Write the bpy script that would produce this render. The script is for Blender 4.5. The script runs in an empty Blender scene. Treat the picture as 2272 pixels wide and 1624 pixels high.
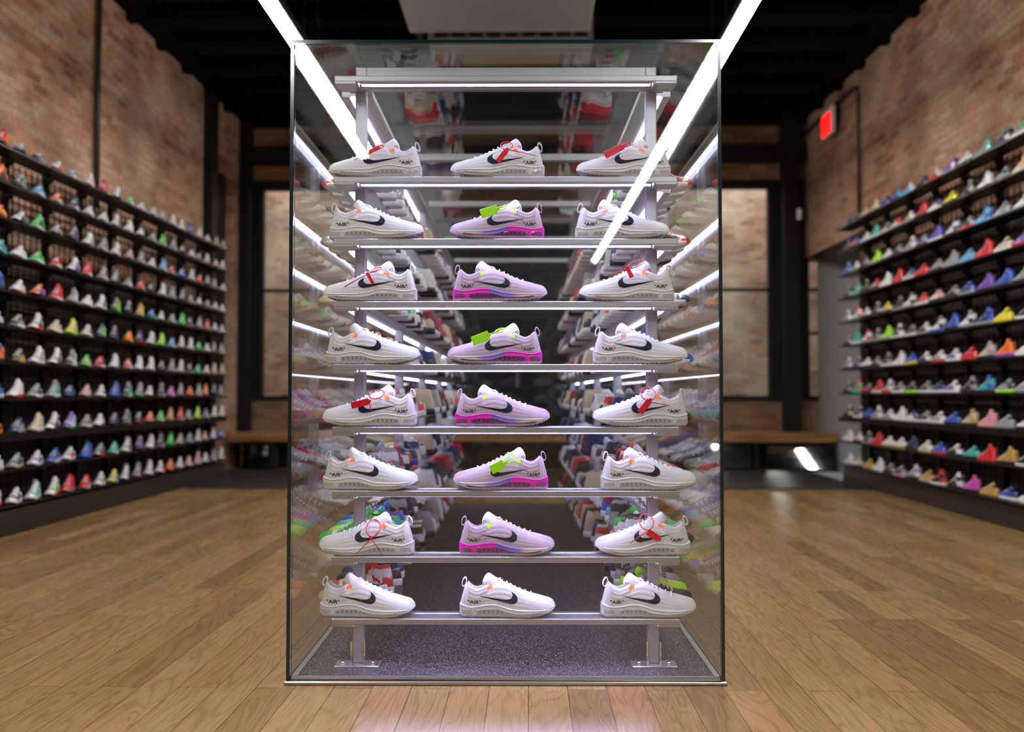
import bpy, math, random
import numpy as np
from mathutils import Matrix, Vector

random.seed(7)
SC = bpy.context.scene
COL = SC.collection
PI = math.pi

# ------------------------------------------------------------------ camera
cam_d = bpy.data.cameras.new('camera')
cam_d.sensor_width = 36.0
cam_d.lens = 2000.0 / 2272.0 * 36.0
cam_d.dof.use_dof = True
cam_d.dof.focus_distance = 2.80
cam_d.dof.aperture_fstop = 1.6
cam_d.clip_end = 100
cam = bpy.data.objects.new('camera', cam_d)
COL.objects.link(cam)
cam.location = (0, 0, 0.876)
cam.rotation_euler = (math.radians(91.75), 0, math.radians(1.03))
SC.camera = cam

# ------------------------------------------------------------------ world, exposure
w = bpy.data.worlds.new('world')
SC.world = w
w.use_nodes = True
w.node_tree.nodes['Background'].inputs[0].default_value = (0.75, 0.85, 1.0, 1)
w.node_tree.nodes['Background'].inputs[1].default_value = 0.12
SC.view_settings.view_transform = 'Standard'
SC.view_settings.look = 'None'
SC.view_settings.gamma = 1.0
SC.view_settings.exposure = 0.45
SC.view_settings.use_curve_mapping = False
SC.cycles.max_bounces = 10
SC.cycles.transparent_max_bounces = 24
SC.cycles.glossy_bounces = 5
SC.cycles.diffuse_bounces = 4
SC.cycles.sample_clamp_indirect = 6.0
SC.cycles.use_denoising = True

STRIP_E = 39.0        # radiance of the ceiling strips
LED_E = 36.0           # radiance of the shelf strips

# daylight in the alley outside the windows
ld = bpy.data.lights.new('daylight', 'AREA')
ld.shape = 'RECTANGLE'; ld.size = 8; ld.size_y = 1.0; ld.energy = 420; ld.color = (0.85, 0.93, 1.0)
lo = bpy.data.objects.new('daylight', ld); COL.objects.link(lo)
lo.location = (0, 11.75, 5.6); lo.rotation_euler = (math.radians(18), 0, 0)

# ------------------------------------------------------------------ helpers
def tag(o, label=None, cat=None, group=None, kind=None):
    if label: o['label'] = label
    if cat: o['category'] = cat
    if group: o['group'] = group
    if kind: o['kind'] = kind
    return o

def empty(name, loc=(0, 0, 0), rz=0.0):
    o = bpy.data.objects.new(name, None)
    o.empty_display_size = 0.05
    COL.objects.link(o)
    o.location = loc
    o.rotation_euler = (0, 0, rz)
    return o

class MB:
    """collects vertices and faces; build() links ONE mesh object"""
    def __init__(s):
        s.v = []; s.f = []; s.m = []; s.sm = []
    def add(s, verts, faces, m=0, smooth=False):
        b = len(s.v)
        s.v.extend([tuple(map(float, p)) for p in verts])
        for f in faces:
            s.f.append(tuple(i + b for i in f)); s.m.append(m); s.sm.append(smooth)
        return s
    def box(s, x0, x1, y0, y1, z0, z1, m=0, bev=0.0):
        if bev <= 0:
            V = [(x0,y0,z0),(x1,y0,z0),(x1,y1,z0),(x0,y1,z0),(x0,y0,z1),(x1,y0,z1),(x1,y1,z1),(x0,y1,z1)]
            F = [(0,3,2,1),(4,5,6,7),(0,1,5,4),(1,2,6,5),(2,3,7,6),(3,0,4,7)]
            return s.add(V, F, m)
        b = bev
        V = []; 
        for z, i in ((z0, b), (z0 + b, 0), (z1 - b, 0), (z1, b)):
            V += [(x0+i+b*(i==0),y0+i,z),(x1-i-b*(i==0),y0+i,z),(x1-i,y0+i+b*(i==0),z),(x1-i,y1-i-b*(i==0),z),
                  (x1-i-b*(i==0),y1-i,z),(x0+i+b*(i==0),y1-i,z),(x0+i,y1-i-b*(i==0),z),(x0+i,y0+i+b*(i==0),z)]
        F = []
        for r in range(3):
            for k in range(8):
                F.append((r*8+k, r*8+(k+1)%8, (r+1)*8+(k+1)%8, (r+1)*8+k))
        F.append(tuple(reversed(range(8)))); F.append(tuple(range(24, 32)))
        return s.add(V, F, m)
    def tube(s, pts, r, n=8, m=0, closed=False):
        P = [Vector(p) for p in pts]
        N = len(P); V = []; F = []
        up = Vector((0.13, 0.31, 0.94)).normalized()
        for i in range(N):
            if closed: d = P[(i+1) % N] - P[(i-1) % N]
            else: d = P[min(i+1, N-1)] - P[max(i-1, 0)]
            if d.length < 1e-9: d = Vector((0, 0, 1))
            d.normalize()
            a = d.cross(up)
            if a.length < 1e-3: a = d.cross(Vector((1, 0, 0)))
            a.normalize(); b = d.cross(a)
            rr = r[i] if isinstance(r, (list, tuple)) else r
            for k in range(n):
                t = 2*PI*k/n
                V.append(P[i] + (a*math.cos(t) + b*math.sin(t))*rr)
        for i in range(N if closed else N-1):
            j = (i+1) % N
            for k in range(n):
                F.append((i*n+k, i*n+(k+1)%n, j*n+(k+1)%n, j*n+k))
        if not closed:
            F.append(tuple(reversed(range(n)))); F.append(tuple(range((N-1)*n, N*n)))
        return s.add(V, F, m, True)
    def grid(s, G, m=0, smooth=True, flip=False, wrap=False):
        R = len(G); Cn = len(G[0])
        V = [p for row in G for p in row]; F = []
        for i in range(R-1):
            for j in range(Cn if wrap else Cn-1):
                q = (i*Cn+j, i*Cn+(j+1) % Cn, (i+1)*Cn+(j+1) % Cn, (i+1)*Cn+j)
                F.append(q[::-1] if flip else q)
        return s.add(V, F, m, smooth)
    def mesh(s, name):
        me = bpy.data.meshes.new(name)
        me.from_pydata(s.v, [], s.f)
        me.polygons.foreach_set('material_index', s.m)
        me.polygons.foreach_set('use_smooth', s.sm)
        me.update()
        return me
    def build(s, name, mats, parent=None):
        me = s.mesh(name)
        for m in (mats if isinstance(mats, (list, tuple)) else [mats]): me.materials.append(m)
        o = bpy.data.objects.new(name, me)
        COL.objects.link(o)
        if parent is not None: o.parent = parent
        return o

def link_mesh(name, me, parent=None):
    o = bpy.data.objects.new(name, me); COL.objects.link(o)
    if parent is not None: o.parent = parent
    return o

# ------------------------------------------------------------------ materials
def mat(name, col=(0.5,0.5,0.5), rough=0.5, metal=0.0, spec=0.5, emit=None, es=0.0, coat=0.0):
    m = bpy.data.materials.new(name); m.use_nodes = True
    p = m.node_tree.nodes['Principled BSDF']
    p.inputs['Base Color'].default_value = (*col, 1)
    p.inputs['Roughness'].default_value = rough
    p.inputs['Metallic'].default_value = metal
    p.inputs['Specular IOR Level'].default_value = spec
    p.inputs['Coat Weight'].default_value = coat
    if emit:
        p.inputs['Emission Color'].default_value = (*emit, 1)
        p.inputs['Emission Strength'].default_value = es
    return m

class NT:
    def __init__(s, m):
        s.t = m.node_tree; s.p = s.t.nodes['Principled BSDF']
    def n(s, typ, **kw):
        nd = s.t.nodes.new(typ)
        for k, v in kw.items():
            if k in nd.inputs: nd.inputs[k].default_value = v
            else: setattr(nd, k, v)
        return nd
    def l(s, a, b): s.t.links.new(a, b)
    def ramp(s, src, stops):
        r = s.t.nodes.new('ShaderNodeValToRGB')
        e = r.color_ramp.elements
        while len(e) < len(stops): e.new(0.5)
        for i, (p, c) in enumerate(stops):
            e[i].position = p; e[i].color = (*c, 1) if len(c) == 3 else c
        s.l(src, r.inputs[0]); return r
    def math(s, op, a, b=None, c=None):
        nd = s.t.nodes.new('ShaderNodeMath'); nd.operation = op
        for i, x in enumerate((a, b, c)):
            if x is None: continue
            if isinstance(x, (int, float)): nd.inputs[i].default_value = x
            else: s.l(x, nd.inputs[i])
        return nd.outputs[0]
    def mix(s, f, a, b, blend='MIX'):
        nd = s.t.nodes.new('ShaderNodeMix'); nd.data_type = 'RGBA'; nd.blend_type = blend
        for sock, x in ((nd.inputs[0], f), (nd.inputs[6], a), (nd.inputs[7], b)):
            if isinstance(x, (int, float)): sock.default_value = x
            elif isinstance(x, tuple): sock.default_value = (*x, 1)
            else: s.l(x, sock)
        return nd.outputs[2]

def brick_mat(name, axes, dark=1.0, tone=(1, 1, 1)):
    m = mat(name, rough=0.85, spec=0.25); N = NT(m)
    g = N.n('ShaderNodeNewGeometry'); sp = N.n('ShaderNodeSeparateXYZ'); N.l(g.outputs['Position'], sp.inputs[0])
    cb = N.n('ShaderNodeCombineXYZ')
    N.l(sp.outputs[axes[0]], cb.inputs[0]); N.l(sp.outputs[axes[1]], cb.inputs[1])
    wob = N.n('ShaderNodeTexNoise', Scale=6.0, Detail=2.0); N.l(g.outputs['Position'], wob.inputs['Vector'])
    vm = N.n('ShaderNodeVectorMath', operation='SCALE'); vm.inputs['Scale'].default_value = 0.012
    N.l(wob.outputs['Color'], vm.inputs[0])
    va = N.n('ShaderNodeVectorMath', operation='ADD'); N.l(cb.outputs[0], va.inputs[0]); N.l(vm.outputs[0], va.inputs[1])
    bt = N.n('ShaderNodeTexBrick', Scale=1.0)
    bt.inputs['Brick Width'].default_value = 0.200; bt.inputs['Row Height'].default_value = 0.064
    bt.inputs['Mortar Size'].default_value = 0.006; bt.inputs['Mortar Smooth'].default_value = 0.3
    bt.inputs['Color1'].default_value = (0, 0, 0, 1); bt.inputs['Color2'].default_value = (1, 1, 1, 1)
    bt.inputs['Mortar'].default_value = (0.5, 0.5, 0.5, 1)
    N.l(va.outputs[0], bt.inputs['Vector'])
    def c(r, gg, b): return (r*dark*tone[0], gg*dark*tone[1], b*dark*tone[2])
    rp = N.ramp(bt.outputs['Color'], [(0.0, c(.28,.135,.088)), (0.3, c(.47,.205,.115)), (0.55, c(.52,.265,.160)), (0.8, c(.53,.33,.215)), (1.0, c(.42,.29,.215))])
    n2 = N.n('ShaderNodeTexNoise', Scale=0.9, Detail=5.0); n2.inputs['Roughness'].default_value = 0.65
    N.l(g.outputs['Position'], n2.inputs['Vector'])
    pale = N.ramp(n2.outputs['Fac'], [(0.44, (0, 0, 0)), (0.62, (1, 1, 1))])
    f1 = N.math('MULTIPLY', pale.outputs[0], 0.55)
    col = N.mix(f1, rp.outputs[0], c(.62, .45, .33))
    n3 = N.n('ShaderNodeTexNoise', Scale=1.6, Detail=6.0); N.l(va.outputs[0], n3.inputs['Vector'])
    dk = N.ramp(n3.outputs['Fac'], [(0.33, (.46, .42, .42)), (0.55, (1, 1, 1))])
    col = N.mix(0.8, col, dk.outputs[0], 'MULTIPLY')
    n4 = N.n('ShaderNodeTexNoise', Scale=30.0, Detail=4.0); N.l(g.outputs['Position'], n4.inputs['Vector'])
    sp4 = N.ramp(n4.outputs['Fac'], [(0.3, (.7, .7, .7)), (0.7, (1.15, 1.12, 1.1))])
    col = N.mix(0.7, col, sp4.outputs[0], 'MULTIPLY')
    col = N.mix(N.math('MULTIPLY', bt.outputs['Fac'], .75), col, c(.30, .225, .175))
    N.l(col, N.p.inputs['Base Color'])
    inv = N.math('SUBTRACT', 1.0, bt.outputs['Fac'])
    hh = N.math('ADD', inv, N.math('MULTIPLY', n4.outputs['Fac'], 0.5))
    bp = N.n('ShaderNodeBump', Strength=0.6, Distance=0.012); N.l(hh, bp.inputs['Height']); N.l(bp.outputs[0], N.p.inputs['Normal'])
    return m

M = {}
M['brick_side'] = brick_mat('brick_side', (1, 2), dark=1.0)
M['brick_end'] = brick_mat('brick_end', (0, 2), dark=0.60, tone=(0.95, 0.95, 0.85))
M['brick_alley'] = brick_mat('brick_alley', (0, 2), dark=1.0, tone=(1.0, 1.05, 1.05))
M['black'] = mat('black_paint', (.006,.006,.007), .55, spec=.3)
M['black_steel'] = mat('black_steel', (.010,.010,.012), .35, .3)
M['ceiling'] = mat('ceiling_black', (.005,.005,.006), .8, spec=.2)
M['joist'] = mat('joist_black', (.006,.005,.005), .9, spec=.05)
M['alu'] = mat('brushed_aluminium', (.50,.50,.54), .38, .75)
M['alu_bright'] = mat('bright_aluminium', (.72,.72,.78), .30, .85)
M['steel_trim'] = mat('steel_trim', (.42,.41,.40), .32, .9)
M['chrome'] = mat('chrome', (.85,.85,.88), .12, 1.0)
M['grey_wall'] = mat('grey_plaster', (.30,.30,.31), .8)
M['pale_floor'] = mat('pale_stone', (.45,.48,.50), .5)
M['duct'] = mat('galvanised_duct', (.34,.33,.31), .45, .3)
M['conduit'] = mat('conduit_dark', (.05,.04,.035), .5, .3)
M['mirror'] = mat('mirror_glass', (.80,.84,.82), .03, 1.0)
M['timber'] = mat('old_timber', (.22,.10,.03), .6)
M['white_plastic'] = mat('white_plastic', (.75,.75,.75), .5)
M['dark_backing'] = mat('shade_boards', (.040,.024,.017), .6)  # dark tone standing in for shelf shade on stained brick
M['darkwood'] = mat('dark_wood', (.030,.020,.015), .42)
M['glass_edge'] = mat('glass_edge', (.004,.020,.026), .12, spec=.8)
M['strip_emit'] = mat('strip_diffuser', (.9,.9,.9), .4, emit=(1.0,.985,.94), es=STRIP_E)
M['led_emit'] = mat('shelf_led', (.9,.9,.95), .4, emit=(.64,.60,1.0), es=LED_E)
M['led_side'] = mat('side_led', (.9,.9,.95), .4, emit=(.72,.72,1.0), es=5.5)
M['exit_red'] = mat('exit_face', (.5,.02,.02), .4, emit=(1.0,.012,.010), es=1.5)
M['exit_dark'] = mat('exit_letters', (.25,.0,.0), .4, emit=(.5,.0,.0), es=.35)

def wood_bench():
    m = mat('bench_wood', rough=.35); N = NT(m)
    g = N.n('ShaderNodeNewGeometry'); mp = N.n('ShaderNodeMapping'); mp.inputs['Scale'].default_value = (1.2, 14, 14)
    N.l(g.outputs['Position'], mp.inputs['Vector'])
    n = N.n('ShaderNodeTexNoise', Scale=1.5, Detail=6.0); N.l(mp.outputs[0], n.inputs['Vector'])
    r = N.ramp(n.outputs['Fac'], [(.3, (.20,.09,.03)), (.7, (.42,.21,.075))]); N.l(r.outputs[0], N.p.inputs['Base Color'])
    return m
M['bench'] = wood_bench()

def floor_mat():
    m = mat('oak_floor', rough=.3, spec=.45); N = NT(m)
    g = N.n('ShaderNodeNewGeometry'); sp = N.n('ShaderNodeSeparateXYZ'); N.l(g.outputs['Position'], sp.inputs[0])
    cb = N.n('ShaderNodeCombineXYZ'); N.l(sp.outputs['Y'], cb.inputs[0]); N.l(sp.outputs['X'], cb.inputs[1])
    bt = N.n('ShaderNodeTexBrick', Scale=1.0); bt.offset = 0.37; bt.offset_frequency = 2
    bt.inputs['Brick Width'].default_value = 1.35; bt.inputs['Row Height'].default_value = 0.116
    bt.inputs['Mortar Size'].default_value = 0.0011; bt.inputs['Mortar Smooth'].default_value = 0.1
    bt.inputs['Color1'].default_value = (0,0,0,1); bt.inputs['Color2'].default_value = (1,1,1,1); bt.inputs['Mortar'].default_value = (.5,.5,.5,1)
    N.l(cb.outputs[0], bt.inputs['Vector'])
    # row hash so each plank has its own tone and grain
    row = N.math('FLOOR', N.math('DIVIDE', sp.outputs['X'], 0.116))
    wn = N.n('ShaderNodeTexWhiteNoise', noise_dimensions='2D')
    c2 = N.n('ShaderNodeCombineXYZ'); N.l(row, c2.inputs[0])
    bw = N.n('ShaderNodeRGBToBW'); N.l(bt.outputs['Color'], bw.inputs[0]); N.l(bw.outputs[0], c2.inputs[1])
    N.l(c2.outputs[0], wn.inputs['Vector'])
    off = N.n('ShaderNodeCombineXYZ'); N.l(N.math('MULTIPLY', wn.outputs['Value'], 31.0), off.inputs[0])
    N.l(N.math('MULTIPLY', wn.outputs['Value'], 17.0), off.inputs[1]); 
    base = N.n('ShaderNodeVectorMath', operation='ADD'); N.l(g.outputs['Position'], base.inputs[0]); N.l(off.outputs[0], base.inputs[1])
    mp = N.n('ShaderNodeMapping'); mp.inputs['Scale'].default_value = (9.0, 1.1, 1); N.l(base.outputs[0], mp.inputs['Vector'])
    n1 = N.n('ShaderNodeTexNoise', Scale=1.0, Detail=2.0); n1.inputs['Distortion'].default_value = 0.6; N.l(mp.outputs[0], n1.inputs['Vector'])
    rings = N.math('SINE', N.math('MULTIPLY', n1.outputs['Fac'], 85.0))
    rg = N.ramp(N.math('MULTIPLY_ADD', rings, 0.5, 0.5), [(.0, (.68,.64,.58)), (.28, (.94,.93,.91)), (1.0, (1.04,1.04,1.04))])
    mp2 = N.n('ShaderNodeMapping'); mp2.inputs['Scale'].default_value = (260, 7, 1); N.l(base.outputs[0], mp2.inputs['Vector'])
    n2 = N.n('ShaderNodeTexNoise', Scale=1.0, Detail=3.0); N.l(mp2.outputs[0], n2.inputs['Vector'])
    fine = N.ramp(n2.outputs['Fac'], [(.35, (.80,.77,.72)), (.6, (1.03,1.03,1.03))])
    tone = N.ramp(wn.outputs['Value'], [(0.0, (.29,.172,.070)), (.35, (.375,.232,.100)), (.7, (.445,.284,.132)), (1.0, (.39,.218,.094))])
    col = N.mix(.62, tone.outputs[0], rg.outputs[0], 'MULTIPLY')
    col = N.mix(.8, col, fine.outputs[0], 'MULTIPLY')
    col = N.mix(bt.outputs['Fac'], col, (.07,.04,.02))
    N.l(col, N.p.inputs['Base Color'])
    nr = N.n('ShaderNodeTexNoise', Scale=2.2, Detail=3.0); N.l(g.outputs['Position'], nr.inputs['Vector'])
    rr = N.math('MULTIPLY_ADD', nr.outputs['Fac'], 0.16, 0.13); N.l(rr, N.p.inputs['Roughness'])
    bp = N.n('ShaderNodeBump', Strength=.25, Distance=.002)
    N.l(N.math('SUBTRACT', n2.outputs['Fac'], N.math('MULTIPLY', bt.outputs['Fac'], 2.0)), bp.inputs['Height']); N.l(bp.outputs[0], N.p.inputs['Normal'])
    return m
M['floor'] = floor_mat()

def mat_floor():
    m = mat('rubber_mat', (.022,.023,.026), .38); return m
M['rubber'] = mat_floor()

def speckle():
    m = mat('speckled_terrazzo', rough=.38, spec=.6); N = NT(m)
    g = N.n('ShaderNodeNewGeometry')
    v = N.n('ShaderNodeTexVoronoi', Scale=420.0); N.l(g.outputs['Position'], v.inputs['Vector'])
    bw = N.n('ShaderNodeSeparateColor'); N.l(v.outputs['Color'], bw.inputs[0])
    r = N.ramp(bw.outputs[0], [(.0, (.018,.017,.024)), (.66, (.030,.028,.040)), (.78, (.11,.105,.13)), (.90, (.34,.34,.40)), (1.0, (.70,.70,.76))])
    N.l(r.outputs[0], N.p.inputs['Base Color'])
    bp = N.n('ShaderNodeBump', Strength=.3, Distance=.002); N.l(bw.outputs[0], bp.inputs['Height']); N.l(bp.outputs[0], N.p.inputs['Normal'])
    return m
M['speckle'] = speckle()

def glass_mat(name, tint=(.97,.985,.98), r0=0.04):
    m = bpy.data.materials.new(name); m.use_nodes = True
    t = m.node_tree; t.nodes.clear()
    out = t.nodes.new('ShaderNodeOutputMaterial')
    tr = t.nodes.new('ShaderNodeBsdfTransparent'); tr.inputs[0].default_value = (*tint, 1)
    gl = t.nodes.new('ShaderNodeBsdfGlossy'); gl.inputs['Roughness'].default_value = 0.0
    gl.inputs[0].default_value = (1, 1, 1, 1)
    g = t.nodes.new('ShaderNodeNewGeometry')
    dt = t.nodes.new('ShaderNodeVectorMath'); dt.operation = 'DOT_PRODUCT'
    t.links.new(g.outputs['Incoming'], dt.inputs[0]); t.links.new(g.outputs['Normal'], dt.inputs[1])
    def mm(op, a, b):
        n = t.nodes.new('ShaderNodeMath'); n.operation = op
        for i, x in enumerate((a, b)):
            if x is None: continue
            if isinstance(x, float): n.inputs[i].default_value = x
            else: t.links.new(x, n.inputs[i])
        return n.outputs[0]
    c = mm('ABSOLUTE', dt.outputs['Value'], None)
    p = mm('POWER', mm('SUBTRACT', 1.0, c), 5.0)
    f = mm('ADD', mm('MULTIPLY', p, 1.0 - r0), r0)
    mx = t.nodes.new('ShaderNodeMixShader')
    t.links.new(f, mx.inputs[0]); t.links.new(tr.outputs[0], mx.inputs[1]); t.links.new(gl.outputs[0], mx.inputs[2])
    t.links.new(mx.outputs[0], out.inputs[0])
    return m
M['glass'] = glass_mat('clear_glass')
M['window_glass'] = glass_mat('window_glass', (.9,.93,.92))

def obj_color_mat(name, attr=None, rough=.45, coat=.0):
    m = mat(name, rough=rough, spec=.5, coat=coat); N = NT(m)
    if attr:
        a = N.n('ShaderNodeAttribute', attribute_type='OBJECT', attribute_name=attr); src = a.outputs['Color']
    else:
        a = N.n('ShaderNodeObjectInfo'); src = a.outputs['Color']
    N.l(src, N.p.inputs['Base Color'])
    return m
M['shoe_body'] = obj_color_mat('sneaker_leather', rough=.40, coat=.35)
M['shoe_accent'] = obj_color_mat('sneaker_accent', 'accent', rough=.34, coat=.5)
M['lining'] = mat('dark_lining', (.02,.02,.025), .7)

# ================================================================== setting
def struct(name, mb, mats, parent=None):
    o = mb.build(name, mats, parent)
    if parent is None: o['kind'] = 'structure'
    return o

XL, XR, YF, YB, ZC = -3.47, 3.33, 10.9, -12.0, 4.25
struct('floor', MB().box(XL-.4, XR+2.2, YB, YF+.3, -.1, 0), M['floor'])
struct('ceiling', MB().box(XL-.4, XR+2.2, YB, YF+.3, ZC, ZC+.1), M['ceiling'])
# side walls (left one with an arched opening near the far end)
b = MB(); b.box(XL-.3, XL, YB, 9.86, 0, ZC); b.box(XL-.3, XL, 10.46, YF+.3, 0, ZC); b.box(XL-.3, XL, 9.86, 10.46, 0, .84)
arch = [(9.86, 3.42)] + [(10.16 - .30*math.cos(a), 3.42 + .14*math.sin(a)) for a in np.linspace(0, PI, 9)] + [(10.46, 3.42)]
for (ya, za), (yb, zb) in zip(arch[:-1], arch[1:]):
    if yb - ya > 1e-6:
        b.add([(XL,ya,za),(XL,yb,zb),(XL,yb,ZC),(XL,ya,ZC),(XL-.3,ya,za),(XL-.3,yb,zb),(XL-.3,yb,ZC),(XL-.3,ya,ZC)],
              [(0,1,2,3),(7,6,5,4),(0,4,5,1)])
struct('wall_left', b, M['brick_side'])
b = MB(); b.box(XR, XR+.3, YB, 9.05, 0, ZC); b.box(XR, XR+.3, 9.05, YF+.3, 2.50, ZC)
struct('wall_right', b, M['brick_side'])
struct('wall_rear', MB().box(XL-.4, XR+2.2, YB-.1, YB, 0, ZC), M['black'])
# far wall with openings
WZ0, WZ1 = .80, 3.46
opens = [(-3.40, -1.70), (1.42, 3.07), (3.21, 4.55)]
b = MB()
edges = [XL-.3] + [e for o in opens for e in o] + [XR+2.2]
for k in range(0, len(edges), 2):
    b.box(edges[k], edges[k+1], YF, YF+.3, 0, ZC)
for x0, x1 in opens:
    b.box(x0, x1, YF, YF+.3, 0, WZ0); b.box(x0, x1, YF, YF+.3, WZ1, ZC)
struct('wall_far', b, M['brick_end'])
struct('wall_grey', MB().box(3.49, 3.60, 8.9, YF, 0, 2.6), M['grey_wall'])
struct('wall_outside', MB().box(-9, 11, 13.1, 13.3, -1, 8), M['brick_alley'])
struct('trim_9', MB().box(3.14, 3.489, 8.75, 10.1, 0, .006), M['pale_floor'])
# sloped grey soffit in the opening
b = MB(); b.add([(3.34,9.05,2.10),(3.488,9.05,2.10),(3.488,YF,2.54),(3.34,YF,2.54),(3.34,9.05,2.5),(3.488,9.05,2.5),(3.488,YF,2.60),(3.34,YF,2.60)],
               [(0,1,2,3),(7,6,5,4),(0,3,7,4),(1,5,6,2),(0,4,5,1),(3,2,6,7)])
struct('trim_8', b, M['black'])

def window(n, x0, x1, mids, label):
    fr = MB(); d0, d1 = YF-.03, YF+.08; fw = .17
    fr.box(x0, x0+fw, d0, d1, WZ0, WZ1); fr.box(x1-fw, x1, d0, d1, WZ0, WZ1)
    fr.box(x0+fw, x1-fw, d0, d1, WZ1-.10, WZ1); fr.box(x0+fw, x1-fw, d0, d1, WZ0, WZ0+.05)
    for z in mids: fr.box(x0+fw, x1-fw, d0+.02, d1-.02, z-.018, z+.018)
    o = struct('window_%d' % n, fr, M['black']); o['label'] = label
    g = MB().box(x0+fw, x1-fw, YF+.03, YF+.036, WZ0+.05, WZ1-.10).build('window_pane', M['window_glass'], o)
window(1, -3.40, -1.70, [2.13], 'tall black framed window at the bench end away from exit sign')
window(2, 1.42, 3.07, [2.13], 'tall black framed sash window beside the dark corner column')
window(3, 3.21, 4.55, [2.13, 1.6], 'narrow strip of black framed window seen past the corner column')
dr = MB(); dr.box(-1.20, 1.00, YF-.05, YF-.001, .0, 2.92)
door = struct('door_1', dr, M['black']); door['label'] = 'wide black double door in the far wall behind the case'
g_ = MB()
for x0 in (-1.10, -.06):
    for z0, z1 in ((.15, 1.0), (1.1, 2.1)):
        g_.box(x0, x0+.92, YF-.075, YF-.05, z0, z0+.03); g_.box(x0, x0+.92, YF-.075, YF-.05, z1-.03, z1)
        g_.box(x0, x0+.03, YF-.075, YF-.05, z0, z1); g_.box(x0+.89, x0+.92, YF-.075, YF-.05, z0, z1)
g_.build('door_moulding', M['black_steel'], door)
MB().box(-.14, -.12, YF-.11, YF-.05, .95, 1.25).build('door_handle', M['chrome'], door)
# arched side window
fr = MB(); fr.box(XL-.2, XL-.08, 9.86, 9.96, .84, 3.42); fr.box(XL-.2, XL-.08, 10.26, 10.46, .84, 3.42); fr.box(XL-.2, XL-.08, 9.96, 10.26, .84, .95); fr.box(XL-.2, XL-.08, 9.96, 10.26, 2.95, 3.10)
o = struct('window_4', fr, M['black']); o['label'] = 'arched window in the brick side wall beyond the shoe rack'
MB().box(XL-.15, XL-.144, 9.96, 10.26, .95, 2.95).build('window_pane', M['window_glass'], o)
struct('wall_alley', MB().box(XL-2.0, XL-1.8, 8, 13.1, -1, 6), M['brick_alley'])
# columns
struct('trim_1', MB().box(XL, XL+.10, 9.50, 9.68, 0, ZC), M['black'])
struct('trim_2', MB().box(XL+.0, XL+.13, 10.68, 10.84, 0, ZC), M['black'])
struct('trim_3', MB().box(3.02, 3.20, 10.62, 10.80, 0, ZC), M['black'])
# timber lintel over the window away from the exit sign, dark beam above
struct('trim_4', MB().box(-3.33, -1.5, 10.80, 10.92, 3.47, 3.62), M['timber'])
struct('trim_5', MB().box(XL, XR, 10.72, 10.92, 3.66, 3.86), M['black'])
# joists of the black ceiling
for i in range(32):
    y = -8.5 + i*.62
    o = MB().box(XL, XR, y, y+.09, ZC-.15, ZC).build('ceiling_joist', M['joist']); o['kind'] = 'structure'
for xx in (XL+.02, XR-.20):
    o = MB().box(xx, xx+.18, -8, YF, ZC-.10, ZC-.0).build('ceiling_ledger', M['joist']); o['kind'] = 'structure'
# rubber mat strip along the bench
o = MB().box(XL+.02, 3.13, 8.28, 10.19, 0, .012, bev=.004).build('rubber_floor_mat', M['rubber'])
tag(o, 'wide black rubber mat lying across the floor before the window bench', 'mat')
# bench with mirrors below
be = empty('window_bench', (0, 10.5, 0)); tag(be, 'long low wooden bench running under the windows', 'bench')
def rel(mb, o):
    ox, oy, oz = o.location
    mb.v = [(x-ox, y-oy, z-oz) for x, y, z in mb.v]; return mb
rel(MB().box(-3.43, 3.48, 10.20, 10.88, .325, .425, bev=.008), be).build('seat', M['bench'], be)
rel(MB().box(-3.42, 3.47, 10.62, 10.86, .0, .325), be).build('plinth', M['black'], be)
for x in (-2.95, -1.1, .7, 1.65, 2.55):
    rel(MB().box(x, x+.05, 10.24, 10.50, .012, .325), be).build('leg', M['black'], be)
def tilted_mirror(name, x0, x1, y, yaw, tilt, label, h=.285):
    o = empty(name, ((x0+x1)/2, y, .016), yaw); tag(o, label, 'mirror', 'shoe mirrors under the bench')
    wd = x1-x0; c, s_ = math.cos(tilt), math.sin(tilt)
    def q(a, t, z): return (a, t*c + z*s_, z*c - t*s_)
    fr = MB(); F = [(0,3,2,1),(4,5,6,7),(0,1,5,4),(1,2,6,5),(2,3,7,6),(3,0,4,7)]
    def bx(mb, a0, a1, t0, t1, z0, z1):
        mb.add([q(a0,t0,z0+.006),q(a1,t0,z0+.006),q(a1,t1,z0+.006),q(a0,t1,z0+.006),q(a0,t0,z1),q(a1,t0,z1),q(a1,t1,z1),q(a0,t1,z1)], F)
    bx(fr, -wd/2, wd/2, .004, .022, 0, h)
    fr.build('frame', M['black'], o)
    g = MB(); bx(g, -wd/2+.008, wd/2-.008, 0, .004, .01, h-.008); g.build('mirror_pane', M['mirror'], o)
    return o
tilted_mirror('shoe_mirror', -3.30, -2.98, 10.29, 0, .05, 'small tilted mirror under the bench end away from exit sign')
tilted_mirror('shoe_mirror', -2.86, -1.16, 10.38, -.20, .06, 'wide mirror under the bench reflecting rows of sneakers')
tilted_mirror('shoe_mirror', 1.75, 2.52, 10.29, -.12, .10, 'mirror under the bench beside the glass case')
tilted_mirror('shoe_mirror', 2.70, 3.44, 10.26, math.radians(-18.3), math.radians(17.5), 'mirror under the bench catching a bright ceiling light')

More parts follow.
